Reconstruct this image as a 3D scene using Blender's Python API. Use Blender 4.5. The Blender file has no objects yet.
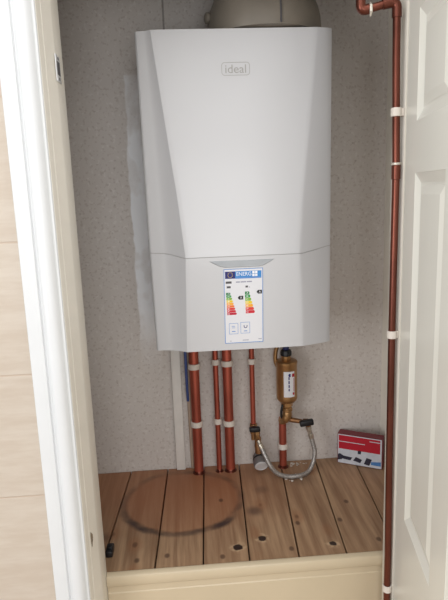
import bpy, bmesh, math, random
from mathutils import Vector, Matrix
random.seed(7)
S = bpy.context.scene
COL = S.collection
PI = math.pi

# ------------------------------------------------------------------ materials
def lin(c):
    return tuple(((v/255.0)/12.92 if v/255.0 <= 0.04045 else ((v/255.0+0.055)/1.055)**2.4) for v in c)

def mat(name, rgb, rough=0.5, metal=0.0, var=0.06, scale=30.0, bump=0.0, bscale=80.0, coat=0.0, stretch=(1, 1, 1), trans=0.0):
    """procedural paint / metal / plastic: base colour broken up by noise, optional bump"""
    m = bpy.data.materials.new(name); m.use_nodes = True
    nt = m.node_tree; b = nt.nodes['Principled BSDF']
    c = lin(rgb)
    tc = nt.nodes.new('ShaderNodeTexCoord'); mp = nt.nodes.new('ShaderNodeMapping')
    mp.inputs['Scale'].default_value = stretch
    nt.links.new(tc.outputs['Object'], mp.inputs['Vector'])
    no = nt.nodes.new('ShaderNodeTexNoise'); no.inputs['Scale'].default_value = scale; no.inputs['Detail'].default_value = 4
    nt.links.new(mp.outputs['Vector'], no.inputs['Vector'])
    cr = nt.nodes.new('ShaderNodeValToRGB')
    cr.color_ramp.elements[0].position = 0.3; cr.color_ramp.elements[1].position = 0.7
    cr.color_ramp.elements[0].color = tuple(max(0, v*(1-var)) for v in c)+(1,)
    cr.color_ramp.elements[1].color = tuple(min(1, v*(1+var)) for v in c)+(1,)
    nt.links.new(no.outputs['Fac'], cr.inputs['Fac'])
    nt.links.new(cr.outputs['Color'], b.inputs['Base Color'])
    b.inputs['Roughness'].default_value = rough; b.inputs['Metallic'].default_value = metal
    if coat: b.inputs['Coat Weight'].default_value = coat; b.inputs['Coat Roughness'].default_value = 0.12
    if bump:
        n2 = nt.nodes.new('ShaderNodeTexNoise'); n2.inputs['Scale'].default_value = bscale
        nt.links.new(mp.outputs['Vector'], n2.inputs['Vector'])
        bp = nt.nodes.new('ShaderNodeBump'); bp.inputs['Strength'].default_value = bump; bp.inputs['Distance'].default_value = 0.002
        nt.links.new(n2.outputs['Fac'], bp.inputs['Height']); nt.links.new(bp.outputs['Normal'], b.inputs['Normal'])
    return m

class NT:
    """tiny node builder"""
    def __init__(s, name):
        s.m = bpy.data.materials.new(name); s.m.use_nodes = True
        s.t = s.m.node_tree; s.b = s.t.nodes['Principled BSDF']
        tc = s.t.nodes.new('ShaderNodeTexCoord'); s.co = tc.outputs['Object']
        sp = s.t.nodes.new('ShaderNodeSeparateXYZ'); s.t.links.new(s.co, sp.inputs[0])
        s.x, s.y, s.z = sp.outputs
    def put(s, sock, v):
        if hasattr(v, 'default_value') or hasattr(v, 'links'): s.t.links.new(v, sock)
        else: sock.default_value = v
    def math(s, op, a, b=0.0, c=None, clamp=False):
        n = s.t.nodes.new('ShaderNodeMath'); n.operation = op; n.use_clamp = clamp
        s.put(n.inputs[0], a); s.put(n.inputs[1], b)
        if c is not None: s.put(n.inputs[2], c)
        return n.outputs[0]
    def step(s, v, lo, hi):       # smoothstep from lo to hi
        n = s.t.nodes.new('ShaderNodeMapRange'); n.interpolation_type = 'SMOOTHSTEP'
        s.put(n.inputs[0], v); n.inputs[1].default_value = lo; n.inputs[2].default_value = hi
        return n.outputs[0]
    def mapped(s, scale, loc=(0, 0, 0)):
        n = s.t.nodes.new('ShaderNodeMapping'); n.inputs['Scale'].default_value = scale; n.inputs['Location'].default_value = loc
        s.t.links.new(s.co, n.inputs['Vector']); return n.outputs[0]
    def noise(s, scale, vec=None, detail=3.0, rough=0.5):
        n = s.t.nodes.new('ShaderNodeTexNoise'); n.inputs['Scale'].default_value = scale
        n.inputs['Detail'].default_value = detail; n.inputs['Roughness'].default_value = rough
        s.t.links.new(vec or s.co, n.inputs['Vector']); return n.outputs['Fac']
    def voro(s, scale, vec=None, feat='F1'):
        n = s.t.nodes.new('ShaderNodeTexVoronoi'); n.inputs['Scale'].default_value = scale; n.feature = feat
        s.t.links.new(vec or s.co, n.inputs['Vector']); return n.outputs['Distance']
    def mix(s, f, a, b, mode='MIX'):
        n = s.t.nodes.new('ShaderNodeMix'); n.data_type = 'RGBA'; n.blend_type = mode
        s.put(n.inputs[0], f); s.put(n.inputs[6], a); s.put(n.inputs[7], b); return n.outputs[2]
    def rgb(s, c): return lin(c)+(1,)
    def dist(s, cx, cy, sx=1.0, sy=1.0):
        a = s.math('MULTIPLY', s.math('SUBTRACT', s.x, cx), sx); b = s.math('MULTIPLY', s.math('SUBTRACT', s.y, cy), sy)
        return s.math('SQRT', s.math('ADD', s.math('MULTIPLY', a, a), s.math('MULTIPLY', b, b)))
    def done(s, col, rough=0.5, height=None, strength=0.3, dist=0.002):
        s.put(s.b.inputs['Base Color'], col); s.put(s.b.inputs['Roughness'], rough)
        if height is not None:
            n = s.t.nodes.new('ShaderNodeBump'); n.inputs['Strength'].default_value = strength; n.inputs['Distance'].default_value = dist
            s.t.links.new(height, n.inputs['Height']); s.t.links.new(n.outputs[0], s.b.inputs['Normal'])
        return s.m

M = {}
M['boiler'] = mat('boiler_white', (203, 203, 205), 0.3, var=0.01, scale=4, coat=0.1)
M['boiler_dark'] = mat('boiler_gap', (172, 170, 168), 0.6)
M['handle'] = mat('silver_handle', (172, 176, 180), 0.4, metal=0.3, var=0.03)
M['badge_line'] = mat('badge_grey', (166, 164, 160), 0.5, var=0.02)
M['paint'] = mat('white_satin_paint', (226, 228, 229), 0.35, var=0.015, scale=12, bump=0.05, bscale=60)
M['jamb'] = mat('jamb_paint', (228, 222, 210), 0.38, var=0.03, scale=20, bump=0.05)
M['door'] = mat('door_paint', (244, 243, 233), 0.27, var=0.015, scale=10, bump=0.04, bscale=120, stretch=(1, 1, .15))
M['cream'] = mat('cream_gloss_paint', (204, 188, 160), 0.3, var=0.03, scale=8, bump=0.05)
M['copper'] = mat('copper_pipe', (180, 94, 76), 0.5, metal=0.75, var=0.22, scale=18, stretch=(1, 1, .35))
M['copper_dark'] = mat('aged_copper', (112, 64, 52), 0.3, metal=0.85, var=0.35, scale=14, stretch=(1, 1, .4))
M['solder'] = mat('solder', (215, 208, 196), 0.4, metal=0.5)
M['clip'] = mat('white_plastic_clip', (225, 216, 206), 0.5, var=0.03)
M['brass'] = mat('brass', (176, 136, 92), 0.36, metal=0.8, var=0.12, scale=40)
M['brass_dark'] = mat('dull_brass', (140, 100, 66), 0.45, metal=0.7, var=0.2, scale=40)
M['black'] = mat('black_plastic', (22, 22, 26), 0.45)
M['navy'] = mat('navy_plastic', (30, 38, 92), 0.45)
M['greyplastic'] = mat('grey_plastic', (104, 99, 98), 0.4, var=0.08)
M['capface'] = mat('pale_cap_face', (196, 194, 194), 0.35, var=0.05)
M['steel'] = mat('braided_steel', (168, 164, 160), 0.4, metal=0.7, var=0.35, scale=260, bump=0.6, bscale=300)
M['chrome'] = mat('nickel_nut', (200, 192, 178), 0.3, metal=0.8)
M['label'] = mat('label_paper', (226, 226, 230), 0.5, var=0.01)
M['lab_blue'] = mat('label_border_blue', (92, 140, 204), 0.5, var=0.02)
M['lab_cyan'] = mat('label_header_blue', (60, 138, 205), 0.5, var=0.02)
M['lab_navy'] = mat('label_flag_navy', (34, 38, 112), 0.5, var=0.02)
M['lab_white'] = mat('label_white_ink', (246, 246, 250), 0.5, var=0.01)
M['lab_grey'] = mat('label_grey_ink', (160, 160, 176), 0.5, var=0.02)
M['lab_black'] = mat('label_black_ink', (24, 24, 28), 0.5)
BAR = [(20, 120, 60), (40, 150, 70), (130, 180, 60), (236, 206, 40), (244, 170, 50), (236, 120, 50), (220, 60, 50), (206, 34, 52), (190, 24, 56)]
for i, c in enumerate(BAR): M['bar%d' % i] = mat('label_bar_%d' % i, c, 0.5, var=0.02)
M['red'] = mat('red_card', (178, 16, 40), 0.35, var=0.05, scale=20)
M['red_dark'] = mat('red_card_side', (116, 24, 38), 0.45, var=0.06)
M['card_white'] = mat('printed_white', (196, 199, 206), 0.4, var=0.07, scale=60)
M['card_dark'] = mat('printed_dark', (36, 34, 52), 0.4, var=0.2, scale=80)
M['card_blue'] = mat('printed_blue', (70, 122, 180), 0.4, var=0.2, scale=80)
M['trunk'] = mat('white_trunking', (228, 224, 218), 0.45, var=0.03)
M['blue_cable'] = mat('blue_cable', (66, 84, 140), 0.45)
M['beige_cable'] = mat('buff_cable', (188, 166, 146), 0.5)
M['flue'] = mat('flue_plastic', (126, 118, 107), 0.5, var=0.15, scale=10)
M['metal_plate'] = mat('keep_plate', (226, 226, 226), 0.35, metal=0.4)
M['slot'] = mat('slot_grey', (84, 82, 84), 0.6)
M['plaster'] = mat('plaster_crumbs', (205, 196, 186), 0.8, var=0.1)
M['rust'] = mat('chipped_paint', (134, 118, 98), 0.7, var=0.3, scale=120)
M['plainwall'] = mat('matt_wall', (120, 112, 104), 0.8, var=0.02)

# --- wallboard with fleck and a paler strip where an older pipe box stood
def wallboard(name, patch):
    n = NT(name)
    big = n.noise(3.0, detail=2)
    base = n.mix(big, n.rgb((204, 196, 190)), n.rgb((214, 208, 202)))
    f1 = n.step(n.noise(105, detail=1.5), 0.56, 0.66)
    f2 = n.step(n.noise(90, n.mapped((1, 1, 1), (3.1, 2.2, 5.7)), detail=1.5), 0.58, 0.68)
    f3 = n.step(n.voro(60), 0.22, 0.10)
    col = n.mix(n.math('MULTIPLY', f1, 0.27), base, n.rgb((156, 136, 124)))
    col = n.mix(n.math('MULTIPLY', f2, 0.3), col, n.rgb((234, 230, 226)))
    col = n.mix(n.math('MULTIPLY', f3, 0.27), col, n.rgb((136, 116, 104)))
    if patch:
        wob = n.math('MULTIPLY', n.math('SUBTRACT', n.noise(9, n.mapped((0.2, 1, 1))), 0.5), 0.03)
        xx = n.math('ADD', n.x, wob)
        s = n.math('MULTIPLY', n.step(xx, -0.150, -0.145), n.step(xx, -0.083, -0.09))
        s = n.math('MULTIPLY', s, n.step(n.z, 1.158, 1.150))
        s = n.math('MULTIPLY', s, n.step(n.z, 0.30, 0.62))
        blot = n.math('ADD', n.math('MULTIPLY', n.step(n.noise(14, n.mapped((1, 1, .6))), 0.4, 0.6), 0.5), 0.4)
        upper = n.math('ADD', n.math('MULTIPLY', n.step(n.z, 1.03, 0.98), 0.55), 0.45)
        s = n.math('MULTIPLY', n.math('MULTIPLY', s, blot), upper)
        col = n.mix(n.math('MULTIPLY', s, 1.6, clamp=True), col, n.rgb((250, 252, 255)))
        j = n.math('MULTIPLY', n.step(n.math('ABSOLUTE', n.math('ADD', n.x, 0.031)), 0.0035, 0.0015), n.step(n.z, 0.5, 0.51))
        col = n.mix(n.math('MULTIPLY', j, 0.6), col, n.rgb((92, 84, 78)))
    return n.done(col, 0.62, n.noise(150), 0.1)
M['wallboard'] = wallboard('flecked_wallboard', True)

# --- old floorboards
def boards():
    n = NT('old_floorboards')
    at = n.t.nodes.new('ShaderNodeVertexColor'); at.layer_name = 'tint'
    sep = n.t.nodes.new('ShaderNodeSeparateColor'); n.t.links.new(at.outputs['Color'], sep.inputs[0])
    tr, tg = sep.outputs[0], sep.outputs[1]
    off = n.t.nodes.new('ShaderNodeVectorMath'); off.operation = 'ADD'
    n.t.links.new(n.co, off.inputs[0])
    cmb = n.t.nodes.new('ShaderNodeCombineXYZ'); n.put(cmb.inputs[1], n.math('MULTIPLY', tg, 7.0)); n.put(cmb.inputs[2], n.math('MULTIPLY', tr, 5.0))
    n.t.links.new(cmb.outputs[0], off.inputs[1])
    mp = n.t.nodes.new('ShaderNodeMapping'); mp.inputs['Scale'].default_value = (46, 2.6, 1); n.t.links.new(off.outputs[0], mp.inputs['Vector'])
    grain = n.noise(1.0, mp.outputs[0], 5, .6)
    mp2 = n.t.nodes.new('ShaderNodeMapping'); mp2.inputs['Scale'].default_value = (11, 6.5, 0); n.t.links.new(off.outputs[0], mp2.inputs['Vector'])
    kd = n.voro(1.0, mp2.outputs[0])
    col = n.mix(n.step(grain, 0.3, 0.72), n.rgb((132, 100, 74)), n.rgb((182, 150, 118)))
    col = n.mix(n.math('MULTIPLY', n.step(n.noise(5, detail=4), 0.42, 0.7), 0.45), col, n.rgb((150, 116, 88)))
    knot = n.math('MULTIPLY', n.step(kd, 0.10, 0.04), 0.7)
    halo = n.math('MULTIPLY', n.step(kd, 0.28, 0.1), 0.35)
    col = n.mix(halo, col, n.rgb((148, 94, 58)))
    col = n.mix(knot, col, n.rgb((84, 50, 34)))
    # warmer unwashed wood toward the back, left
    warm = n.math('MULTIPLY', n.step(n.y, -0.40, -0.12), n.step(n.x, 0.36, 0.02))
    col = n.mix(n.math('MULTIPLY', warm, 0.6), col, n.rgb((160, 104, 72)))
    # stain of the old cylinder
    d = n.dist(-0.043, -0.185, 1.0, 1.05)
    wob = n.math('MULTIPLY', n.math('SUBTRACT', n.noise(10), 0.5), 0.03)
    d = n.math('ADD', d, wob)
    inside = n.step(d, 0.168, 0.155)
    col = n.mix(n.math('MULTIPLY', inside, 0.36), col, n.rgb((158, 98, 64)))
    ring = n.math('MULTIPLY', n.step(d, 0.145, 0.16), n.step(d, 0.182, 0.166))
    rn = n.math('MULTIPLY', ring, n.math('MULTIPLY', n.math('MULTIPLY_ADD', n.step(n.noise(14), .3, .65), 0.75, 0.2), n.math('MULTIPLY_ADD', n.step(n.y, -.2, -.27), .55, .5)))
    col = n.mix(rn, col, n.rgb((66, 50, 46)))
    for (cx, cy, r, a) in [(0.147, -0.262, 0.034, .7), (-0.24, -0.33, 0.03, .5), (0.30, -0.12, 0.05, .3), (0.18, -0.16, .03, .35)]:
        sp = n.step(n.math('ADD', n.dist(cx, cy), n.math('MULTIPLY', wob, 0.6)), r, r*0.2)
        col = n.mix(n.math('MULTIPLY', sp, a), col, n.rgb((74, 50, 44)))
    for (cx, cy, r) in [(0.0891, -0.4097, .0125), (0.1509, -0.3822, .0115), (0.3171, -0.4224, .0095)]:
        dd = n.math('ADD', n.dist(cx, cy), n.math('MULTIPLY', n.math('SUBTRACT', n.noise(75), .5), 0.012))
        col = n.mix(n.math('MULTIPLY', n.step(dd, r+.012, r+.001), n.math('MULTIPLY', n.step(n.noise(60), .4, .65), .6)), col, n.rgb((212, 186, 152)))
        col = n.mix(n.step(dd, r, r-.003), col, n.rgb((46, 30, 24)))
    for (cx, cy) in [(0.215, -0.43), (.062, -0.2), (.05, -.44), (.36, -.33), (.25, -.33), (.40, -.25), (.43, -.42), (-.08, -.42), (-.15, -.43)]:
        col = n.mix(n.math('MULTIPLY', n.step(n.dist(cx, cy, 1.3, .9), .011, .004), .75), col, n.rgb((72, 46, 36)))
    tint = n.mix(0.5, n.rgb((255, 255, 255)), at.outputs['Color'], 'MULTIPLY')
    g = n.math('MULTIPLY_ADD', tr, 0.35, 0.75)
    cc = n.t.nodes.new('ShaderNodeCombineColor')
    for k in range(3): n.put(cc.inputs[k], g)
    col = n.mix(1.0, col, cc.outputs[0], 'MULTIPLY')
    return n.done(col, 0.55, grain, 0.25)
M['boards'] = boards()
M['subfloor'] = mat('dark_void', (30, 20, 16), 0.9)

# --- beige striated wall tile, 250 mm courses
def tiles():
    n = NT('beige_wall_tile')
    st = n.noise(1.0, n.mapped((9, 1, 55)), 5, .65)
    col = n.mix(n.step(st, .3, .75), n.rgb((198, 184, 168)), n.rgb((208, 197, 183)))
    zz = n.math('PINGPONG', n.math('SUBTRACT', n.z, 0.0035), 0.126)
    gz = n.step(zz, 0.0022, 0.0010)
    xx = n.math('PINGPONG', n.math('SUBTRACT', n.x, -0.70), 0.2)
    gx = n.step(xx, 0.0022, 0.0010)
    g = n.math('MAXIMUM', gx, gz)
    col = n.mix(g, col, n.rgb((196, 178, 160)))
    return n.done(col, 0.35, n.math('SUBTRACT', 1.0, g), 0.4)
M['tiles'] = tiles()
M['outfloor'] = mat('room_floor_tile', (186, 164, 142), 0.5, var=0.06)

# ------------------------------------------------------------------ mesh helpers
def V(*a): return Vector(a)
OFF = {}

def obj(name, bm, m, parent=None, smooth=True, angle=32, recalc=True):
    off = OFF.get(parent.name, Vector((0, 0, 0))) if parent is not None else Vector((0, 0, 0))
    if recalc: bmesh.ops.recalc_face_normals(bm, faces=bm.faces[:])
    me = bpy.data.meshes.new(name)
    for v in bm.verts: v.co -= off
    bm.to_mesh(me); bm.free()
    for mm in (m if isinstance(m, (list, tuple)) else [m]): me.materials.append(mm)
    if smooth:
        for p in me.polygons: p.use_smooth = True
        me.set_sharp_from_angle(angle=math.radians(angle))
    o = bpy.data.objects.new(name, me); COL.objects.link(o)
    if parent is not None:
        o.parent = parent; OFF[o.name] = off
    return o

def tag(o, label, cat, group=None):
    o['label'] = label; o['category'] = cat
    if group: o['group'] = group
    return o

def thing(name, label, cat, loc, group=None):
    o = bpy.data.objects.new(name, None); COL.objects.link(o)
    o.location = loc; o.empty_display_size = 0.05
    OFF[o.name] = Vector(loc)
    return tag(o, label, cat, group)

def struct(name, bm, m, smooth=True, angle=32, parent=None):
    o = obj(name, bm, m, parent, smooth, angle)
    o['kind'] = 'structure'
    return o

def box(bm, x0, x1, y0, y1, z0, z1, bev=0.0, seg=2):
    vs = [bm.verts.new((x, y, z)) for x in (x0, x1) for y in (y0, y1) for z in (z0, z1)]
    fs = [(0, 1, 3, 2), (4, 6, 7, 5), (0, 4, 5, 1), (2, 3, 7, 6), (0, 2, 6, 4), (1, 5, 7, 3)]
    faces = [bm.faces.new([vs[i] for i in f]) for f in fs]
    if bev:
        es = list({e for f in faces for e in f.edges})
        bmesh.ops.bevel(bm, geom=es, offset=bev, segments=seg, profile=0.5, affect='EDGES')
    return vs

def quad(bm, pts): return bm.faces.new([bm.verts.new(p) for p in pts])

def tube(bm, pts, r, seg=16, caps=True):
    pts = [Vector(p) for p in pts]; n = len(pts)
    rs = r if isinstance(r, (list, tuple)) else [r]*n
    tans = []
    for i in range(n):
        a = pts[max(i-1, 0)]; b = pts[min(i+1, n-1)]; tans.append((b-a).normalized())
    u = Vector((0, 0, 1)) if abs(tans[0].z) < .9 else Vector((1, 0, 0))
    rings = []
    for i in range(n):
        t = tans[i]; u = (u - t*u.dot(t)).normalized(); w = t.cross(u)
        rings.append([bm.verts.new(pts[i] + (u*math.cos(2*PI*k/seg) + w*math.sin(2*PI*k/seg))*rs[i]) for k in range(seg)])
    for i in range(n-1):
        for k in range(seg):
            bm.faces.new([rings[i][k], rings[i][(k+1) % seg], rings[i+1][(k+1) % seg], rings[i+1][k]])
    if caps:
        bm.faces.new(rings[0][::-1]); bm.faces.new(rings[-1])
    return rings

def lathe(bm, p0, axis, prof, seg=24, hexa=False):
    """prof: list of (radius, distance along axis)"""
    p0 = Vector(p0); t = Vector(axis).normalized()
    u = Vector((1, 0, 0)) if abs(t.x) < .8 else Vector((0, 1, 0))
    u = (u - t*u.dot(t)).normalized(); w = t.cross(u)
    if hexa: seg = 6
    rings = []
    for (r, h) in prof:
        if r < 1e-6: rings.append([bm.verts.new(p0+t*h)])
        else: rings.append([bm.verts.new(p0+t*h+(u*math.cos(2*PI*k/seg)+w*math.sin(2*PI*k/seg))*r) for k in range(seg)])
    for a, b in zip(rings, rings[1:]):
        for k in range(seg):
            k2 = (k+1) % seg
            if len(a) == 1 and len(b) == 1: continue
            if len(a) == 1: bm.faces.new([a[0], b[k2], b[k]])
            elif len(b) == 1: bm.faces.new([a[k], a[k2], b[0]])
            else: bm.faces.new([a[k], a[k2], b[k2], b[k]])
    if len(rings[0]) > 1: bm.faces.new(rings[0][::-1])
    if len(rings[-1]) > 1: bm.faces.new(rings[-1])

def bend(p, r, n=8):
    """round the inner corners of a polyline by radius r"""
    p = [Vector(q) for q in p]; out = [p[0]]
    for i in range(1, len(p)-1):
        a = (p[i-1]-p[i]).normalized(); b = (p[i+1]-p[i]).normalized()
        s, e = p[i]+a*r, p[i]+b*r
        for k in range(n+1):
            t = k/n; out.append(s*(1-t)**2 + p[i]*2*t*(1-t) + e*t*t)
    out.append(p[-1]); return out

def spline(pts, n=8):
    """Catmull-Rom through the points"""
    P = [Vector(p) for p in pts]; P = [P[0]*2-P[1]] + P + [P[-1]*2-P[-2]]
    out = []
    for i in range(1, len(P)-2):
        for k in range(n):
            t = k/n
            out.append(0.5*((2*P[i]) + (P[i+1]-P[i-1])*t + (2*P[i-1]-5*P[i]+4*P[i+1]-P[i+2])*t*t + (3*P[i]-P[i-1]-3*P[i+1]+P[i+2])*t**3))
    out.append(P[-2]); return out

def text_polys(body, size, width=None):
    """flat glyph mesh of a string, centred on its own origin: (verts2d, faces)"""
    cu = bpy.data.curves.new('glyphs', 'FONT'); cu.body = body; cu.size = size; cu.resolution_u = 3
    cu.align_x = 'CENTER'; cu.align_y = 'CENTER'
    o = bpy.data.objects.new('glyphs', cu); COL.objects.link(o)
    bpy.context.view_layer.update()
    dg = bpy.context.evaluated_depsgraph_get()
    me = bpy.data.meshes.new_from_object(o.evaluated_get(dg))
    vs = [(v.co.x, v.co.y) for v in me.vertices]; fs = [tuple(p.vertices) for p in me.polygons]
    bpy.data.objects.remove(o); bpy.data.curves.remove(cu); bpy.data.meshes.remove(me)
    if width and vs:
        w = max(v[0] for v in vs)-min(v[0] for v in vs); k = width/w
        vs = [(x*k, y) for x, y in vs]
    return vs, fs

def add_text(bm, body, size, f, width=None):
    vs, fs = text_polys(body, size, width)
    bv = [bm.verts.new(f(x, y)) for x, y in vs]
    for q in fs:
        try: bm.faces.new([bv[i] for i in q])
        except ValueError: pass

def interp(tab, z):
    tab = sorted(tab)
    if z <= tab[0][0]: return tab[0][1]
    for (a, va), (b, vb) in zip(tab, tab[1:]):
        if z <= b: return va + (vb-va)*(z-a)/(b-a)
    return tab[-1][1]

# ------------------------------------------------------------------ setting
ZF = -0.70          # room floor; the cupboard floor is a raised platform at z = 0
ZT = 1.62           # cupboard ceiling
XL, XR = -0.36, 0.582
def slab(name, x0, x1, y0, y1, z0, z1, m, bev=0.0):
    b = bmesh.new(); box(b, x0, x1, y0, y1, z0, z1, bev); return struct(name, b, m, smooth=bool(bev))
slab('wall_back', XL-.1, XR+.1, 0.0, 0.10, ZF, ZT+.1, M['wallboard'])
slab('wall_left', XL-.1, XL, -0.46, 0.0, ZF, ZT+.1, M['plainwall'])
slab('wall_right', XR, XR+.1, -0.46, 0.0, ZF, ZT+.1, M['jamb'])
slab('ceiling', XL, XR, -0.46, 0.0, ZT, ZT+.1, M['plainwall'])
slab('floor_room', -1.6, 1.9, -2.9, -0.46, ZF-.05, ZF, M['outfloor'])

# cupboard floor: one board beside the next, gaps between
b = bmesh.new(); lay = b.loops.layers.color.new('tint')
seams = [(-.3165, -.343), (-.2018, -.2322), (-.0893, -.1068), (.0222, .0041), (.1319, .1115), (.2615, .2268), (.3725, .3396), (.4933, .4585), (.582, .5815)]
tints = [.55, .62, .5, .45, .75, .6, .72, .85, .9]
YB, YF = -0.002, -0.463
prev = (XL+.001, XL+.001)
for i, s in enumerate(seams):
    g = 0.0015
    a0, a1 = prev[0]+(g if i else 0), prev[1]+(g if i else 0)
    c0, c1 = s[0]-(g if i < len(seams)-1 else 0.001), s[1]-(g if i < len(seams)-1 else 0.0005)
    dz = random.uniform(-.0012, 0.0)
    vs = [b.verts.new((x, y, z)) for (x, y) in ((a0, YB), (c0, YB), (c1, YF), (a1, YF)) for z in (-.02, dz)]
    fs = [b.faces.new([vs[k] for k in f]) for f in ((1, 3, 5, 7), (0, 6, 4, 2), (0, 2, 3, 1), (2, 4, 5, 3), (4, 6, 7, 5), (6, 0, 1, 7))]
    es = [e for e in fs[0].edges]
    r = bmesh.ops.bevel(b, geom=es, offset=.0012, segments=1, affect='EDGES')
    for f in set(fs) | set(r['faces']):
        if f.is_valid:
            for l in f.loops: l[lay] = (tints[i], (i*0.37) % 1.0, 0, 1)
    prev = s
struct('floor', b, M['boards'], smooth=False)
slab('floor_underlay', XL, XR, YF, YB, -.06, -.021, M['subfloor'])

# threshold board with a rounded lip across the front of the platform
b = bmesh.new()
prof = [(-.462, -.12), (-.462, -.001), (-.4655, .0008), (-.472, .0), (-.4765, -.003), (-.4785, -.008), (-.4785, -.022), (-.4765, -.028), (-.4725, -.031), (-.4712, -.033), (-.4712, -.047), (-.4728, -.0495), (-.4728, -.545), (-.462, -.545)]
xs = (-.2145, .4540)
rows = [[b.verts.new((x, y, z)) for (y, z) in prof] for x in xs]
for k in range(len(prof)):
    k2 = (k+1) % len(prof); b.faces.new([rows[0][k], rows[0][k2], rows[1][k2], rows[1][k]])
b.faces.new(rows[0][::-1]); b.faces.new(rows[1])
struct('trim_1', b, M['cream'])

# front wall: tiled left pier, right pier, lintel
slab('wall_front', -1.5, -.262, -.56, -.46, ZF, ZT+.1, M['tiles'])
slab('wall_front_right', .455, 1.6, -.56, -.46, ZF, ZT+.1, M['tiles'])
slab('wall_front_top', -.262, .455, -.56, -.46, 1.34, ZT+.1, M['tiles'])

# door lining (left, right, head)
b = bmesh.new()
LP_ = [(-.2615, -.463), (-.2615, -.5625), (-.2335, -.5660), (-.2320, -.5655), (-.2276, -.5540), (-.2285, -.5525), (-.2268, -.5518), (-.2166, -.5260), (-.2155, -.5235), (-.2155, -.463)]
rr = [[b.verts.new((x, y, z)) for (x, y) in LP_] for z in (ZF, 1.305)]
for k in range(len(LP_)):
    k2 = (k+1) % len(LP_); b.faces.new([rr[0][k], rr[0][k2], rr[1][k2], rr[1][k]])
b.faces.new(rr[0][::-1]); b.faces.new(rr[1])
lining = struct('trim_2', b, M['jamb'])
b = bmesh.new(); box(b, .4165, .4545, -.545, -.4825, ZF, 1.305, .0015); struct('trim_3', b, M['jamb'])
b = bmesh.new(); box(b, -.2615, .4545, -.562, -.463, 1.305, 1.3395, .0015); struct('trim_4', b, M['jamb'])

# moulded architrave: profile across the width (t from outer edge 0 to inner 0.067), y = face depth
AP = [(0, -.561), (0, -.5765), (.0015, -.578), (.024, -.5785), (.0265, -.5775), (.0280, -.5735), (.0310, -.5735), (.0330, -.5785), (.038, -.5815), (.045, -.5825), (.052, -.5808), (.058, -.577), (.0612, -.5725), (.063, -.5708), (.0655, -.5706), (.067, -.569), (.067, -.561)]
def arch(name, xf, z0, z1):
    b = bmesh.new(); rr = [[b.verts.new((xf(t), y, z)) for (t, y) in AP] for z in (z0, z1)]
    for k in range(len(AP)):
        k2 = (k+1) % len(AP); b.faces.new([rr[0][k], rr[0][k2], rr[1][k2], rr[1][k]])
    b.faces.new(rr[0][::-1]); b.faces.new(rr[1]); return struct(name, b, M['paint'], angle=40)
arch('trim_5', lambda t: -.300+t, ZF, 1.378)
b = bmesh.new(); rr = [[b.verts.new((x, y, 1.378-t)) for (t, y) in AP] for x in (-.232, .43)]
for k in range(len(AP)):
    k2 = (k+1) % len(AP); b.faces.new([rr[0][k], rr[0][k2], rr[1][k2], rr[1][k]])
b.faces.new(rr[0][::-1]); b.faces.new(rr[1]); struct('trim_6', b, M['paint'], angle=40)

# chip in the paint of the lining, low down
b = bmesh.new()
ring = []
for k in range(14):
    a = 2*PI*k/14; r = 1+.25*math.sin(3*a+1)
    xx = .0040*r*math.cos(a); ring.append((-.2243+xx*.37+.0005, -.5455+xx*.93-.0002, .142+.016*r*math.sin(a)))
quad(b, ring)
chip = obj('paint_chip', b, M['rust'], lining, smooth=False)

# ---- open panelled door, hinged on the right lining
hp = V(.4182, -.5495, 0); dv = V(.17759, .98411, 0)      # dv points from the latch edge back to the hinge
wv = V(dv.y, -dv.x, 0)                                   # into the door's thickness
def DP(u, z, d): return hp - dv*u + wv*d + V(0, 0, z)
b = bmesh.new()
U = [0, .083, .270, .353, .540, .618]
Zs = [ZF+.012, -.42, -.08, .188, .857, .944, 1.123, 1.295]
panels = {(1, 1), (3, 1), (1, 3), (3, 3), (1, 5), (3, 5)}
PR = [(0, 0), (.001, .0007), (.017, .0066), (.021, .0069), (.022, .0063), (.036, .0028)]
for side, dd in ((0, 0.0), (1, .035)):
    sg = 1 if side == 0 else -1
    for i in range(5):
        for j in range(7):
            u0, u1, z0, z1 = U[i], U[i+1], Zs[j], Zs[j+1]
            if (i, j) in panels:
                last = None
                for (ins, dep) in PR:
                    r = [b.verts.new(DP(u, z, dd+sg*dep)) for (u, z) in ((u0+ins, z0+ins), (u1-ins, z0+ins), (u1-ins, z1-ins), (u0+ins, z1-ins))]
                    if last:
                        for k in range(4): b.faces.new([last[k], last[(k+1) % 4], r[(k+1) % 4], r[k]])
                    last = r
                b.faces.new(last)
            else:
                quad(b, [DP(u0, z0, dd), DP(u1, z0, dd), DP(u1, z1, dd), DP(u0, z1, dd)])
zb, zt = Zs[0], Zs[-1]
quad(b, [DP(0, zb, 0), DP(0, zt, 0), DP(0, zt, .035), DP(0, zb, .035)])
quad(b, [DP(.618, zb, 0), DP(.618, zt, 0), DP(.618, zt, .035), DP(.618, zb, .035)])
quad(b, [DP(0, zb, 0), DP(.618, zb, 0), DP(.618, zb, .035), DP(0, zb, .035)])
quad(b, [DP(0, zt, 0), DP(.618, zt, 0), DP(.618, zt, .035), DP(0, zt, .035)])
bmesh.ops.remove_doubles(b, verts=b.verts[:], dist=1e-5)
struct('door_1', b, M['door'], angle=8)

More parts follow.
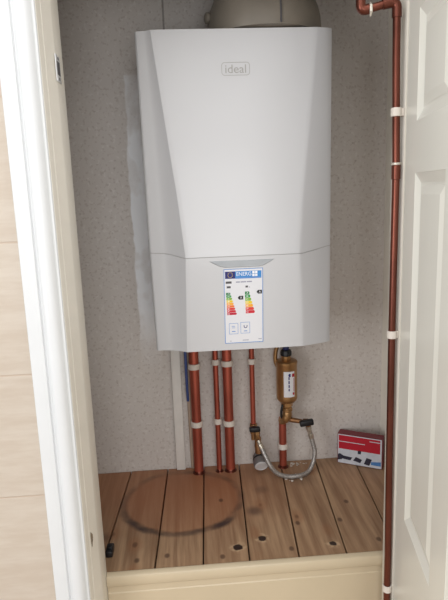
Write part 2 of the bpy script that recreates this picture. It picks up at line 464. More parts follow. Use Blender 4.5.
# strike plate on the left lining
t = thing('strike_plate', 'small white metal strike plate high on the left door frame', 'strike plate', (-.2155, -.52, 1.04))
b = bmesh.new(); box(b, -.2157, -.2137, -.531, -.497, 1.041, 1.087, .0006); obj('plate', b, M['metal_plate'], t)
b = bmesh.new(); box(b, -.2137, -.2132, -.525, -.504, 1.053, 1.076); obj('slot', b, M['slot'], t, smooth=False)
for z in (1.047, 1.0815):
    b = bmesh.new(); lathe(b, (-.2138, -.513, z), (1, 0, 0), [(.0028, 0), (.0026, .0008), (.0, .001)], 10); obj('screw', b, M['slot'], t)

# ------------------------------------------------------------------ the boiler
ye = -.262; bx0, bx1 = -.0885, .352
XA = [(1.1925, -.0925), (.70, -.0895), (.456, -.0853)]
XB = [(1.1925, .3565), (.70, .3535), (.456, .3525)]
RL = [(1.1925, -.0562), (.978, -.0325), (.8215, -.0145), (.706, -.0043), (.69, -.0025), (.5715, -.0065), (.456, -.0102)]
RR = [(1.1925, .3213), (.969, .2964), (.811, .2778), (.69, .2678), (.5715, .2740), (.456, .2774)]
RY = [(1.1925, -.272), (.978, -.284), (.8215, -.2945), (.70, -.303), (.686, -.304), (.456, -.289)]
def yridge(z): return interp(RY, z)
def section(zr):
    """points of the casing outline at nominal height zr, left back to right back: (x, y, k), k = how far out along the bulge"""
    l, r, y = interp(RL, zr), interp(RR, zr), yridge(zr)
    bx0, bx1 = interp(XA, zr), interp(XB, zr)
    pts = [(bx0, -.006, 0), (bx0, -.252, 0), (bx0+.0012, -.2575, 0), (bx0+.0045, -.2605, 0), (bx0+.009, ye, 0)]
    s0 = bx0+.012+ (l-bx0)*.26
    yb = ye-.0025
    pts.append((s0, yb, .15))
    for q, e in ((.30, .16), (.65, .52), (.92, .88)):
        pts.append((s0+(l-s0)*q, yb+(y-yb)*e, q))
    pts += [(l, y, 1), (l+.0035, y-.0007, 1), (l+.012, y-.001, 1)]
    for q in (.25, .5, .75): pts.append((l+(r-l)*q, y-.001, 1))
    pts += [(r-.012, y-.001, 1), (r-.0035, y-.0007, 1), (r, y, 1)]
    s1 = bx1-.010
    for q, e in ((.08, .93), (.5, .5), (.93, .06)): pts.append((r+(s1-r)*q, y+(yb-y)*(1-e), 1-q))
    pts += [(s1, yb+.001, 0), (bx1-.0045, -.2605, 0), (bx1-.0012, -.2575, 0), (bx1, -.252, 0), (bx1, -.006, 0)]
    return pts
def casing(z0, z1, n, zfun, tops):
    b = bmesh.new(); rows = []
    for i in range(n+1):
        zr = z0+(z1-z0)*i/n
        rows.append([b.verts.new((x, y, zfun(zr, k))) for (x, y, k) in section(zr)])
    for a, c in zip(rows, rows[1:]):
        for k in range(len(a)-1): b.faces.new([a[k], a[k+1], c[k+1], c[k]])
        b.faces.new([a[-1], a[0], c[0], c[-1]])
    b.faces.new(rows[0][::-1]); b.faces.new(rows[-1])
    return b
zsE, zsC = .698, .6868           # the joint between the two casings rises toward the edges
def zu(zr, k):
    s = zsE+(zsC-zsE)*min(1, k*1.15); t = (zr-.688)/(1.1925-.688); return s+.0009+(1.1925-s-.0009)*t
def zl(zr, k):
    s = zsE+(zsC-zsE)*min(1, k*1.15); t = (zr-.4555)/(.688-.4555); return .4555+(s-.0009-.4555)*t
boiler = thing('wall_boiler', 'large white gas boiler with tapered front hung on the back wall', 'boiler', (.13, -.13, .455))
b = casing(.688, 1.1925, 18, zu, True); obj('upper_casing', b, M['boiler'], boiler, angle=22)
b = casing(.4555, .688, 12, zl, True)
obj('lower_casing', b, M['boiler'], boiler, angle=22)
b = bmesh.new(); rows = []
for dz in (-.004, .004):
    rows.append([b.verts.new((min(max(x, bx0+.001), bx1), y+.0016, zsE+(zsC-zsE)*min(1, k*1.15)+dz)) for (x, y, k) in section(.688)])
for k in range(len(rows[0])-1): b.faces.new([rows[0][k], rows[0][k+1], rows[1][k+1], rows[1][k]])
obj('casing_gasket', b, M['boiler_dark'], boiler, smooth=False)
b = bmesh.new(); box(b, bx0+.008, bx1-.008, -.25, -.003, .452, .4565); obj('base_tray', b, M['handle'], boiler, smooth=False)

# front plane of the casings between the ridges
def yf(z): return yridge(z)-.001
# finger recess under the joint: shallow silver dish, with thickness
b = bmesh.new()
o_ = [(.0515, .6772), (.2065, .6772), (.196, .6705), (.182, .6632), (.170, .6608), (.090, .6608), (.0775, .6632), (.063, .6705)]
cx, cz = .129, .670
fr = [b.verts.new((x, yf(z)-.0004, z)) for x, z in o_]
inn = [b.verts.new((cx+(x-cx)*.93, yf(z)-.0012, cz+(z-cz)*.80)) for x, z in o_]
bk = [b.verts.new((cx+(x-cx)*.90, yf(z)-.0005, cz+(z-cz)*.72+.0006)) for x, z in o_]
for A, B_ in ((fr, inn), (inn, bk)):
    for k in range(len(o_)): b.faces.new([A[k], A[(k+1) % len(o_)], B_[(k+1) % len(o_)], B_[k]])
b.faces.new(bk)
obj('handle_recess', b, M['handle'], boiler, angle=15)
# oval badge outline and lettering
badge = None
b = bmesh.new()
def rrect(w, h, r, n=5):
    out = []
    for (sx, sz, a0) in ((1, 1, 0), (-1, 1, 90), (-1, -1, 180), (1, -1, 270)):
        for k in range(n+1):
            a = math.radians(a0+90*k/n); out.append((sx*(w/2-r)+r*math.cos(a), sz*(h/2-r)+r*math.sin(a)))
    return out
bcx, bcz = .1305, 1.1065
A = rrect(.0640, .0285, .007); Bq = rrect(.0618, .0263, .006)
va = [b.verts.new((bcx+x, yf(bcz+z)-.0006, bcz+z+.004*(x/.032)*0)) for x, z in A]; vb = [b.verts.new((bcx+x, yf(bcz+z)-.0006, bcz+z)) for x, z in Bq]
for k in range(len(A)): b.faces.new([va[k], va[(k+1) % len(A)], vb[(k+1) % len(A)], vb[k]])
badge = obj('badge_outline', b, M['badge_line'], boiler, smooth=False)
b = bmesh.new(); add_text(b, 'ideal', .0265, lambda x, y: (bcx+x, yf(bcz+y)-.0006, bcz+y-.001), .047)
obj('badge_lettering', b, M['badge_line'], badge, smooth=False)

# ---- energy label stuck on the lower casing
lab = thing('energy_label', 'energy rating label with coloured bars stuck on the boiler front', 'label', (.132, -.305, .4725))
LX, LZ, LW, LH = .0852, .6572, .0935, .1845
def LP(u, v, d): z = LZ-LH*v; return (LX+LW*u-.0015*v, yf(z)-.0004-d, z)
def lq(bm, u0, v0, u1, v1, d=.0006): quad(bm, [LP(u0, v0, d), LP(u1, v0, d), LP(u1, v1, d), LP(u0, v1, d)])
def cq(bm, x0, y0, x1, y1, d=.0007): lq(bm, (x0-118)/254, (y0-87)/482, (x1-118)/254, (y1-87)/482, d)
b = bmesh.new()
f = [[b.verts.new(LP(u, v, d)) for (u, v) in ((0, 0), (1, 0), (1, 1), (0, 1))] for d in (0, .0005)]
b.faces.new(f[1]); b.faces.new(f[0][::-1])
for k in range(4): b.faces.new([f[0][k], f[0][(k+1) % 4], f[1][(k+1) % 4], f[1][k]])
obj('label_sheet', b, M['label'], lab, smooth=False)
b = bmesh.new()
lq(b, .0, .0, 1, .008, .0006); lq(b, 0, .992, 1, 1, .0006); lq(b, 0, .008, .016, .992, .0006); lq(b, .984, .008, 1, .992, .0006)
obj('label_border', b, M['lab_blue'], lab, smooth=False)
b = bmesh.new(); cq(b, 127, 103, 192, 148); flag = obj('flag_block', b, M['lab_navy'], lab, smooth=False)
b = bmesh.new(); cq(b, 192, 103, 362, 141); hdr = obj('header_block', b, M['lab_cyan'], lab, smooth=False)
b = bmesh.new()
def ctext(bm, s, cxp, cyp, hpx, wpx, d=.0009):
    u0 = (cxp-118)/254; v0 = (cyp-87)/482
    add_text(bm, s, hpx/482*LH*1.38, lambda x, y: LP(u0+x/LW, v0-y/LH, d), wpx/254*LW)
ctext(b, 'ENERG', 248, 122, 25, 96); obj('header_lettering', b, M['lab_white'], hdr, smooth=False)
b = bmesh.new()
b.free()
for (x0, y0) in ((303, 105), (321, 105), (303, 123), (321, 123)):
    b = bmesh.new(); cq(b, x0, y0, x0+15, y0+15, .0009); obj('header_square', b, M['lab_white'], hdr, smooth=False)
b = bmesh.new(); cq(b, 192, 141, 362, 150); obj('header_foot', b, M['lab_blue'], lab, smooth=False)
b = bmesh.new()
for k in range(12):
    a = 2*PI*k/12; cxp, cyp = 160+15*math.cos(a), 125+16*math.sin(a); cq(b, cxp-1.8, cyp-1.8, cxp+1.8, cyp+1.8, .0009)
obj('flag_stars', b, M['bar3'], flag, smooth=False)
for (q4, mk) in [((130, 165, 168, 179), 'slot'), ((136, 195, 162, 208), 'slot'), ((258, 196, 274, 208), 'slot')]:
    b = bmesh.new(); cq(b, *q4); obj('icon_mark', b, M[mk], lab, smooth=False)
for q4 in ((196, 167, 222, 175), (226, 167, 262, 175), (266, 167, 300, 175), (280, 203, 286, 209), (235, 549, 275, 554), (340, 545, 362, 550), (150, 552, 162, 556)):
    b = bmesh.new(); cq(b, *q4); obj('small_print', b, M['lab_grey'], lab, smooth=False)
def bars(rows, x0, y0, y1, wid, cols, tag_):
    h = (y1-y0)/rows
    for k in range(rows):
        b = bmesh.new(); w = wid[0]+(wid[1]-wid[0])*k/(rows-1); ya = y0+h*k+.8; yb = y0+h*(k+1)-.8; ym = (ya+yb)/2
        pts = [(x0+k*.6, ya), (x0+w-5, ya), (x0+w, ym), (x0+w-5, yb), (x0+k*.6, yb)]
        quad(b, [LP((p-118)/254, (q-87)/482, .0007) for p, q in pts])
        o = obj('rating_bar', b, M['bar%d' % cols[k]], lab, smooth=False)
        b = bmesh.new(); ctext(b, tag_[k], x0+12+len(tag_[k])*3, ym, h*.55, 7+len(tag_[k])*5, .0009); obj('rating_letter', b, M['lab_white'], o, smooth=False)
bars(9, 131, 236, 382, (30, 68), range(9), ['A++', 'A+', 'A', 'B', 'C', 'D', 'E', 'F', 'G'])
bars(7, 254, 233, 376, (30, 64), [0, 1, 2, 3, 4, 6, 7], list('ABCDEFG'))
for (px, py) in ((206, 272), (329, 239)):
    b = bmesh.new(); quad(b, [LP((p-118)/254, (q-87)/482, .0007) for p, q in ((px, py), (px+10, py-12), (px+36, py-12), (px+36, py+12), (px+10, py+12))])
    o = obj('rating_pointer', b, M['lab_black'], lab, smooth=False)
    b = bmesh.new(); ctext(b, 'A', px+22, py, 15, 12, .0009); obj('pointer_letter', b, M['lab_white'], o, smooth=False)
for (x0, y0, x1, y1) in ((146, 436, 206, 508), (222, 432, 284, 506)):
    b = bmesh.new(); t_ = 2.4
    cq(b, x0, y0, x1, y0+t_); cq(b, x0, y1-t_, x1, y1); cq(b, x0, y0, x0+t_, y1); cq(b, x1-t_, y0, x1, y1)
    obj('icon_frame', b, M['lab_blue'], lab, smooth=False)
for q4 in ((164, 455, 186, 458), (164, 465, 186, 468), (164, 488, 188, 493), (244, 488, 266, 493)):
    b = bmesh.new(); cq(b, *q4); obj('icon_print', b, M['lab_blue'], lab, smooth=False)
b = bmesh.new()
for k in range(10):
    a0, a1 = PI*k/10, PI*(k+1)/10
    quad(b, [LP((255+r*math.cos(a)-118)/254, (460+r*1.0*math.sin(a)-87)/482, .0007) for (r, a) in ((12, a0), (12, a1), (7.5, a1), (7.5, a0))])
cq(b, 243, 452, 247.5, 461); cq(b, 262.5, 452, 267, 461)
obj('icon_drop', b, M['lab_navy'], lab, smooth=False)

# ---- flue elbow above
fl = thing('flue_elbow', 'pale plastic flue elbow rising from the top of the boiler', 'flue', (.215, -.15, 1.194))
b = bmesh.new()
lathe(b, (.215, -.15, 1.194), (0, 0, 1), [(.118, 0), (.137, .004), (.139, .02), (.137, .045), (.131, .068), (.121, .09), (.111, .105), (.104, .118), (.102, .128)], 40)
obj('flue_collar', b, M['flue'], fl)
b = bmesh.new()
tube(b, bend([(.215, -.15, 1.315), (.215, -.15, 1.42), (.215, -.006, 1.44)], .07, 10), .098, 32); obj('flue_pipe', b, M['flue'], fl)
b = bmesh.new(); lathe(b, (.083, -.17, 1.243), (-1, -.25, 0), [(.012, 0), (.013, .004), (.013, .010), (.008, .013)], 16); obj('test_cap', b, M['flue'], fl)
b = bmesh.new(); tube(b, [(.2335, -.2894, 1.20), (.2335, -.288, 1.235), (.2325, -.281, 1.266), (.231, -.272, 1.283), (.2295, -.262, 1.298)], .0022, 8); obj('seam_line', b, M['slot'], fl)

# ------------------------------------------------------------------ copper pipes under the boiler
PIPES = [('thick copper pipe, leftmost below the boiler', .0062, .0142, [.338, .158]),
         ('thin copper pipe between the two thick copper pipes', .0692, .0078, [.347, .162]),
         ('thick copper pipe just right of a thin copper pipe', .1032, .0140, [.342, .155])]
yp = -.036
def clip(x, z, r, label, ybase=-.0012, dx=0.0, h=.0165, y=None):
    """snap-on pipe clip: open collar round the pipe and a foot to the wall"""
    y = yp if y is None else y
    c = thing('pipe_clip', label, 'pipe clip', (x, ybase, z), 'white plastic pipe clips')
    b = bmesh.new(); n = 28; ro, ri = r+(.0040 if dx == 0 else .0026), r+.0004
    R = []
    for (rr_, zz) in ((ri, -h/2), (ro-.0008, -h/2), (ro, -h/2+.001), (ro, h/2-.001), (ro-.0008, h/2), (ri, h/2)):
        R.append([b.verts.new((x+rr_*math.cos(2*PI*k/n), y+rr_*math.sin(2*PI*k/n), z+zz)) for k in range(n)])
    for i in range(6):
        for k in range(n): b.faces.new([R[i][k], R[i][(k+1) % n], R[(i+1) % 6][(k+1) % n], R[(i+1) % 6][k]])
    obj('collar', b, M['clip'], c)
    if dx == 0:
        b = bmesh.new(); box(b, x-r*.8, x+r*.8, y+ri+.001, ybase, z-h*.48, z+h*.48, .001); obj('foot', b, M['clip'], c)
    else:
        b = bmesh.new(); box(b, x+ri+.001, x+dx, y-.0045, y+.0105, z-h*.46, z+h*.46, .001); obj('foot', b, M['clip'], c)
for (lb, x, r, zs) in PIPES:
    t = thing('copper_pipe', lb, 'pipe', (x, yp, 0), 'copper pipes between boiler and floor')
    b = bmesh.new(); tube(b, [(x, yp, .0), (x, yp, .12), (x, yp, .3), (x, yp, .4515)], r, 24); obj('tube', b, M['copper'], t)
    b = bmesh.new(); lathe(b, (x, yp, -.0005), (0, 0, 1), [(r+.005, 0), (r+.0045, .0012), (r+.001, .002), (r+.0003, .007), (r, .0075)], 24); obj('floor_collar', b, M['copper_dark'], t)
    for z, w in zip(zs, ('upper', 'lower')):
        clip(x, z, r, '%s white clip round the %s' % (w, lb.split(',')[0] + (' at far left' if 'leftmost' in lb else '')))
# pipe to the left filling valve
x4 = .1765
t = thing('copper_pipe', 'thin copper pipe ending in the left black handled valve', 'pipe', (x4, yp, .145), 'copper pipes between boiler and floor')
b = bmesh.new(); tube(b, [(x4, yp, .147), (x4, yp, .3), (x4, yp, .4515)], .0076, 20); obj('tube', b, M['copper'], t)
clip(x4, .343, .0076, 'white clip high on the thin pipe above the left valve')
# pipe under the brass filter
x5 = .2655
t = thing('copper_pipe', 'short copper pipe from floor up to the brass filter', 'pipe', (x5, yp, 0), 'copper pipes between boiler and floor')
b = bmesh.new(); tube(b, [(x5, yp, 0), (x5, yp, .08), (x5, yp, .160)], .0112, 24); obj('tube', b, M['copper'], t)
b = bmesh.new(); lathe(b, (x5, yp, -.0005), (0, 0, 1), [(.017, 0), (.0165, .0012), (.012, .002), (.0115, .007)], 24); obj('floor_collar', b, M['copper_dark'], t)
clip(x5, .068, .0112, 'white clip on the short pipe under the brass filter')

# ---- left filling valve, with its round gauge
lv = thing('filling_valve', 'brass valve with black handle on thin pipe, left end of hose', 'valve', (.180, -.045, .075), 'filling loop valves')
b = bmesh.new()
lathe(b, (x4, yp, .146), (0, 0, -1), [(.0105, 0), (.0112, .002), (.0112, .010), (.009, .011), (.009, .018), (.0105, .02), (.0105, .030), (.008, .032), (.008, .05)], 20)
obj('valve_body', b, M['brass'], lv)
b = bmesh.new(); lathe(b, (.184, -.052, .129), (.12, -.05, -1), [(.0085, 0), (.0095, .001), (.0095, .011), (.0075, .013), (.0075, .018), (.0095, .019), (.0095, .032), (.007, .035)], 6, hexa=True); obj('union_nut', b, M['brass'], lv, smooth=False)
b = bmesh.new(); box(b, .1615, .1935, -.068, -.052, .131, .1465, .004, 3); lathe(b, (.178, -.052, .139), (0, 1, 0), [(.006, 0), (.006, .012)], 12); obj('handle', b, M['black'], lv)
gd = V(.03, -.86, -.42).normalized()
gp = V(.1910, -.0600, .0440)
b = bmesh.new(); lathe(b, gp-gd*.016, gd, [(.012, -.006), (.017, 0), (.0205, .006), (.0212, .022), (.0225, .024), (.0225, .040), (.021, .043)], 28); gg = obj('gauge_body', b, M['greyplastic'], lv)
b = bmesh.new(); tube(b, [(.1855, -.0535, .100), (.187, -.055, .085), (.190, -.056, .066), (.191, -.057, .052)], [.008, .011, .013, .014], 18); obj('gauge_stem', b, M['brass_dark'], lv)
b = bmesh.new(); lathe(b, gp+gd*.0265, gd, [(.0195, 0), (.0195, .002), (.0165, .0035), (.0155, .0022), (.0, .002)], 28); obj('gauge_face', b, M['capface'], gg)
b = bmesh.new(); lathe(b, gp+gd*.001, gd, [(.0216, 0), (.0224, .0015), (.0224, .004), (.0216, .0055)], 28); obj('gauge_band', b, M['black'], gg)

# ---- brass filter
fx, fy = .2765, -.056
ft = thing('brass_filter', 'brass cylinder filter with white sticker hanging under the boiler', 'filter', (fx, fy, .165))
b = bmesh.new()
lathe(b, (fx, fy, .2165), (0, 0, 1), [(.015, 0), (.024, .004), (.0285, .0095), (.0305, .014), (.0308, .02), (.0308, .118), (.0318, .120), (.0318, .127), (.0300, .1295), (.022, .131), (.0145, .132)], 40)
obj('filter_body', b, M['brass'], ft)
b = bmesh.new(); lathe(b, (fx-.001, fy, .3480), (0, 0, 1), [(.0135, 0), (.0140, .001), (.0140, .012), (.0125, .014)], 20); obj('neck', b, M['brass'], ft)
b = bmesh.new(); lathe(b, (fx-.001, fy, .3615), (0, 0, 1), [(.0155, 0), (.0165, .0015), (.0165, .011), (.0145, .016), (.0105, .018)], 12); cp = obj('cap', b, M['black'], ft)
b = bmesh.new(); lathe(b, (fx-.001, fy, .379), (0, 0, 1), [(.009, 0), (.0095, .002), (.0095, .035), (.008, .037)], 14); obj('cap_stem', b, M['navy'], cp)
# wrap-round sticker
b = bmesh.new()
def FP(a, z, r=.0312): return (fx+r*math.sin(a), fy-r*math.cos(a), z)
def fpatch(bm, a0, a1, z0, z1, r, n=12):
    lo = [bm.verts.new(FP(a0+(a1-a0)*k/n, z0, r)) for k in range(n+1)]; hi = [bm.verts.new(FP(a0+(a1-a0)*k/n, z1, r)) for k in range(n+1)]
    for k in range(n): bm.faces.new([lo[k], lo[k+1], hi[k+1], hi[k]])
A0, A1 = -.46, .62
fpatch(b, A0, A1, .243, .3205, .0311); st = obj('sticker', b, M['label'], ft)
b = bmesh.new()
for (z0, z1) in ((.308, .312), (.296, .305), (.284, .293), (.272, .281), (.262, .269)): fpatch(b, -.02, .10, z0, z1, .0313, 3)
fpatch(b, .02, .2, .305, .3145, .0313, 3)
obj('sticker_print', b, M['lab_navy'], st, smooth=False)
b = bmesh.new(); fpatch(b, .34, .60, .304, .314, .0313, 4); fpatch(b, .40, .58, .249, .257, .0313, 4); fpatch(b, .50, .56, .26, .30, .0313, 2); obj('sticker_red_print', b, M['red'], st, smooth=False)
# brass bypass loop behind, union below, tee with branch
b = bmesh.new(); tube(b, spline([(.262, -.046, .405), (.252, -.042, .385), (.247, -.040, .362), (.247, -.040, .340), (.252, -.042, .325)], 6), .0062, 12); obj('bypass_tube', b, M['brass'], ft)
b = bmesh.new(); lathe(b, (fx, fy, .2185), (0, 0, -1), [(.0165, 0), (.0175, .001), (.0175, .013), (.0135, .0155), (.0125, .019)], 6, hexa=True); obj('union_nut', b, M['brass'], ft, smooth=False)
b = bmesh.new()
lathe(b, (fx, fy, .201), (0, 0, -1), [(.0135, 0), (.016, .003), (.016, .010), (.0125, .013), (.0140, .019), (.0140, .028), (.011, .030)], 24)
tube(b, bend([(fx, fy, .178), (fx-.004, fy, .165), (x5, yp, .150)], .005, 5), .0135, 18)
obj('tee', b, M['brass'], ft)
b = bmesh.new(); tube(b, [(x5+.004, -.047, .163), (.295, -.056, .158), (.318, -.066, .157)], [.0085, .0075, .007], 14); obj('branch', b, M['brass_dark'], ft)
b = bmesh.new(); tube(b, spline([(.262, -.062, .212), (.258, -.064, .195), (.258, -.06, .178), (.261, -.056, .168)], 5), .0035, 10); obj('black_cable', b, M['black'], ft)  # thin black cable hanging left of the union and tee

# ---- right filling valve
rv = thing('filling_valve', 'small valve with black handle right of the brass filter', 'valve', (.334, -.070, .13), 'filling loop valves')
b = bmesh.new(); lathe(b, (.321, -.068, .157), (1, -.05, -.03), [(.0075, 0), (.009, .001), (.009, .016), (.0065, .018)], 16); lathe(b, (.3335, -.069, .157), (.25, 0, -1), [(.0075, 0), (.0075, .018)], 16); obj('valve_body', b, M['brass_dark'], rv)
b = bmesh.new()
lathe(b, (.3365, -.069, .1425), (.25, -.02, -1), [(.0078, 0), (.0088, .001), (.0088, .011), (.0070, .013), (.0065, .021)], 6, hexa=True); obj('union_nut', b, M['chrome'], rv, smooth=False)
b = bmesh.new()
box(b, -.0205, .0205, -.008, .008, -.0085, .0085, .0035, 3); bmesh.ops.rotate(b, verts=b.verts[:], cent=(0, 0, 0), matrix=Matrix.Rotation(math.radians(-7), 3, 'Y')); bmesh.ops.translate(b, verts=b.verts[:], vec=(.3285, -.0855, .1605))
obj('handle', b, M['black'], rv)

# ---- braided hose
hz = thing('braided_hose', 'braided steel flexible hose looping between the two filling valves', 'hose', (.28, -.09, 0))
hp_ = [(.1885, -.0835, .103), (.2010, -.1000, .074), (.2150, -.1110, .044), (.2345, -.1140, .021), (.2640, -.114, .0088), (.3020, -.113, .0082), (.330, -.1, .0125), (.3475, -.086, .034), (.354, -.080, .063), (.349, -.075, .092), (.3425, -.071, .120)]
b = bmesh.new(); tube(b, spline(hp_, 9), .0066, 16); obj('braid', b, M['steel'], hz)
b = bmesh.new(); lathe(b, hp_[0], V(*hp_[0])-V(*hp_[1]), [(.0072, -.016), (.0078, -.015), (.0078, -.002), (.0065, 0), (.0062, .010)], 16); obj('ferrule', b, M['chrome'], hz)
b = bmesh.new(); lathe(b, hp_[-1], V(*hp_[-1])-V(*hp_[-2]), [(.0072, -.016), (.0078, -.015), (.0078, -.001), (.006, .0)], 16); obj('ferrule', b, M['chrome'], hz)

# ------------------------------------------------------------------ tall pipe at the right
PX = [(ZF, .4120), (-.035, .4069), (.05, .4073), (.17, .4061), (.287, .4051), (.543, .4040), (.712, .4042), (.856, .4047), (.970, .4020), (1.064, .3998), (1.142, .3990)]
py_ = -.54
tp = thing('copper_pipe', 'tall copper pipe running down beside the open door', 'pipe', (.4069, py_, ZF))
b = bmesh.new(); tube(b, [(x, py_, z) for z, x in PX], .0073, 20); obj('tube', b, M['copper_dark'], tp)
b = bmesh.new(); tube(b, bend([(.3990, py_, 1.134), (.3990, py_, 1.1605), (.3735, py_+.003, 1.1565)], .012, 8), .0089, 18); obj('elbow', b, M['copper_dark'], tp)
b = bmesh.new(); tube(b, [(.3825, py_+.002, 1.158), (.342, py_+.007, 1.149)], .0073, 18); obj('tube', b, M['copper_dark'], tp)
b = bmesh.new(); tube(b, bend([(.351, py_+.0058, 1.151), (.335, py_+.008, 1.1475), (.335, py_+.008, 1.1715)], .011, 8), .0089, 18); obj('elbow', b, M['copper_dark'], tp)
b = bmesh.new(); tube(b, [(.335, py_+.008, 1.167), (.335, py_+.008, 1.3045)], .0073, 18); obj('tube', b, M['copper_dark'], tp)
b = bmesh.new(); lathe(b, (.4046, py_, .8475), (0, 0, 1), [(.0075, 0), (.0087, .001), (.0087, .026), (.0075, .027)], 20); obj('coupling', b, M['copper_dark'], tp)
b = bmesh.new(); lathe(b, (.4046, py_, .8742), (0, 0, 1), [(.0077, 0), (.0092, .001), (.0092, .004), (.0077, .005)], 20); obj('solder_ring', b, M['solder'], tp)
b = bmesh.new(); tube(b, [(.3515, py_+.005, 1.160), (.3505, py_-.003, 1.1545), (.3505, py_-.004, 1.144), (.3505, py_, 1.1365)], [.0015, .0026, .003, .0012], 8); obj('solder_drip', b, M['solder'], tp)
for x, z, w in ((.4020, .9703, 'uppermost of three white clips on the tall right pipe'), (.4040, .5432, 'middle of three white clips on the tall right pipe'), (.4070, -.0365, 'lowest of three white clips on the tall right pipe')):
    clip(x, z, .0073, w, ybase=py_, dx=.4163-x, h=.0155, y=py_)

# ------------------------------------------------------------------ trunking and cables on the back wall
b = bmesh.new()
box(b, -.0615, -.0345, -.0165, -.0008, .0005, .4510, .0015); tr = obj('trunking', b, M['trunk'])
tag(tr, 'narrow white plastic trunking strip standing on the floor under the boiler', 'trunking')
b = bmesh.new(); tube(b, spline([(-.018, -.030, .450), (-.0178, -.028, .34), (-.0175, -.020, .27), (-.0168, -.012, .222)], 6), .0042, 10)
tag(obj('electric_cable', b, M['blue_cable']), 'dark blue cable coming down from the boiler beside white trunking', 'cable')
b = bmesh.new(); tube(b, spline([(-.0135, -.0075, .43), (-.0135, -.0075, .22), (-.0125, -.0075, .1), (-.0115, -.0075, .001)], 6), .0058, 12)
tag(obj('electric_cable', b, M['beige_cable']), 'buff coloured cable along the wall left of the thick pipe', 'cable')

# ------------------------------------------------------------------ red carton in the corner
B0 = V(.4358, -.0345, 0); e1 = V(.1215, -.0665, 0); BL_ = e1.length*.97; e1.normalize(); nb = V(-e1.y, e1.x, 0)   # nb points to the wall
bt = thing('carton', 'red and white printed cardboard box on the floor in the right corner', 'box', tuple(B0+e1*(BL_/2)))
BH, BD = .0965, .033
def CP(u, v, d): return B0+e1*(u*BL_)+nb*(-d)+V(0, 0, .0008+v*BH)
b = bmesh.new()
q = [[b.verts.new(CP(u, v, d)) for (u, v) in ((0, 0), (1, 0), (1, 1), (0, 1))] for d in (0, -BD)]
b.faces.new(q[0]); b.faces.new(q[1][::-1])
for k in range(4): b.faces.new([q[0][k], q[0][(k+1) % 4], q[1][(k+1) % 4], q[1][k]])
bmesh.ops.bevel(b, geom=b.edges[:], offset=.0008, segments=2, affect='EDGES')
obj('carton_body', b, M['red_dark'], bt)
def cr_(bm, pts, d): quad(bm, [CP(u, v, d) for u, v in pts])
b = bmesh.new(); cr_(b, ((.012, .012), (.988, .012), (.988, .985), (.012, .985)), .0004); obj('front_print', b, M['card_white'], bt, smooth=False)
b = bmesh.new(); cr_(b, ((.03, .50), (.955, .50), (.955, .955), (.03, .955)), .0007); rp = obj('red_band', b, M['red'], bt, smooth=False)
b = bmesh.new(); cr_(b, ((.03, .735), (.62, .735), (.62, .76), (.03, .76)), .001); cr_(b, ((.72, .86), (.955, .86), (.955, .885), (.72, .885)), .001); obj('white_rule', b, M['card_white'], rp, smooth=False)
b = bmesh.new()
cr_(b, ((.012, .10), (.10, .13), (.14, .27), (.06, .33), (.012, .30)), .0007)
cr_(b, ((.10, .16), (.30, .14), (.34, .25), (.12, .27)), .0007)
cr_(b, ((.36, .15), (.52, .10), (.56, .22), (.42, .29)), .0007)
cr_(b, ((.60, .09), (.72, .06), (.78, .28), (.66, .31)), .0007)
cr_(b, ((.46, .40), (.53, .40), (.54, .50), (.50, .53), (.46, .49)), .0007)
obj('dark_print', b, M['card_dark'], bt, smooth=False)
b = bmesh.new(); cr_(b, ((.76, .10), (.975, .10), (.975, .24), (.76, .20)), .0009); obj('blue_print', b, M['card_blue'], bt, smooth=False)

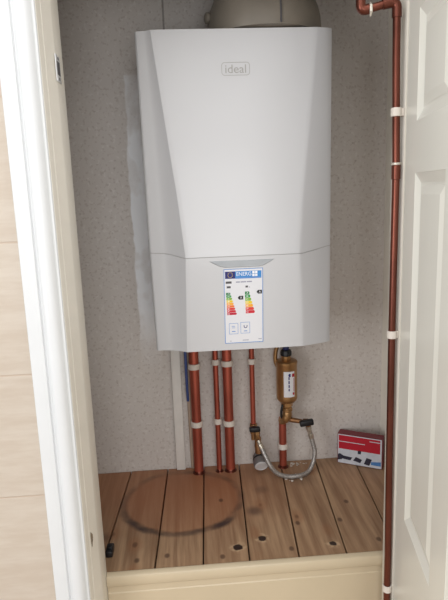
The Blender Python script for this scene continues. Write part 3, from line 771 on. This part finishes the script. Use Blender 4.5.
# ------------------------------------------------------------------ odds and ends on the boards
b = bmesh.new(); box(b, -.2245, -.2075, -.414, -.378, .0002, .016, .003)
box(b, -.2195, -.2095, -.404, -.388, .014, .021, .002)
tag(obj('plastic_catch', b, M['black']), 'small black plastic piece on the boards behind the left frame', 'catch')
b = bmesh.new()
for k in range(34):
    px, py = random.choice([(.318, -.025), (.300, -.024), (.287, -.118), (.302, -.105)]); px += random.gauss(0, .012); py = min(-.008, py+random.gauss(0, .007)); r = random.uniform(.0012, .0045)
    lathe(b, (px, py, -.0005), (random.gauss(0, .2), random.gauss(0, .2), 1), [(r, 0), (r*1.1, r*.3), (r*.6, r*.6), (0, r*.7)], 6)
o = obj('plaster_crumbs', b, M['plaster'], smooth=False); tag(o, 'pale plaster crumbs scattered on the boards under the filter', 'debris'); o['kind'] = 'stuff'

# ------------------------------------------------------------------ camera
cam = bpy.data.cameras.new('camera'); cam.sensor_width = 36; cam.lens = 551/600*36; cam.clip_start = .02
co = bpy.data.objects.new('camera', cam); COL.objects.link(co)
Rw = ((0.99677772, 0.04853208, 0.06386554), (-0.07199629, 0.19027291, 0.97908771), (-0.03536528, 0.9805309, -0.19315393))
co.matrix_world = Matrix(((Rw[0][0], Rw[0][1], -Rw[0][2], 0), (Rw[1][0], Rw[1][1], -Rw[1][2], -1.588), (Rw[2][0], Rw[2][1], -Rw[2][2], .837), (0, 0, 0, 1)))
S.camera = co

# ------------------------------------------------------------------ light
def area(name, loc, target, sx, sy, power, col):
    l = bpy.data.lights.new(name, 'AREA'); l.shape = 'RECTANGLE'; l.size = sx; l.size_y = sy; l.energy = power; l.color = col
    o = bpy.data.objects.new(name, l); COL.objects.link(o); o.location = loc
    o.rotation_euler = (Vector(target)-Vector(loc)).to_track_quat('-Z', 'Y').to_euler(); return o
area('room_window', (-2.15, -2.75, .75), (.15, -.4, .5), 1.3, 1.5, 35, (.985, .99, 1.0))
area('room_front_fill', (.17, -3.2, .75), (.2, -.4, .5), 1.0, 1.4, 18, (.99, .995, 1.0))  # frontal fill lamp, added to lift the boiler and right wall; not a window
area('room_ceiling_light', (-.1, -1.7, 1.75), (-.1, -1.3, 0), 2.2, 1.8, 20, (1.0, .99, .98))
w = bpy.data.worlds.new('room_ambient'); S.world = w; w.use_nodes = True
w.node_tree.nodes['Background'].inputs[0].default_value = (1.0, .99, .985, 1)
w.node_tree.nodes['Background'].inputs[1].default_value = 0.40
S.view_settings.view_transform = 'Standard'; S.view_settings.look = 'None'
S.view_settings.exposure = 0.0
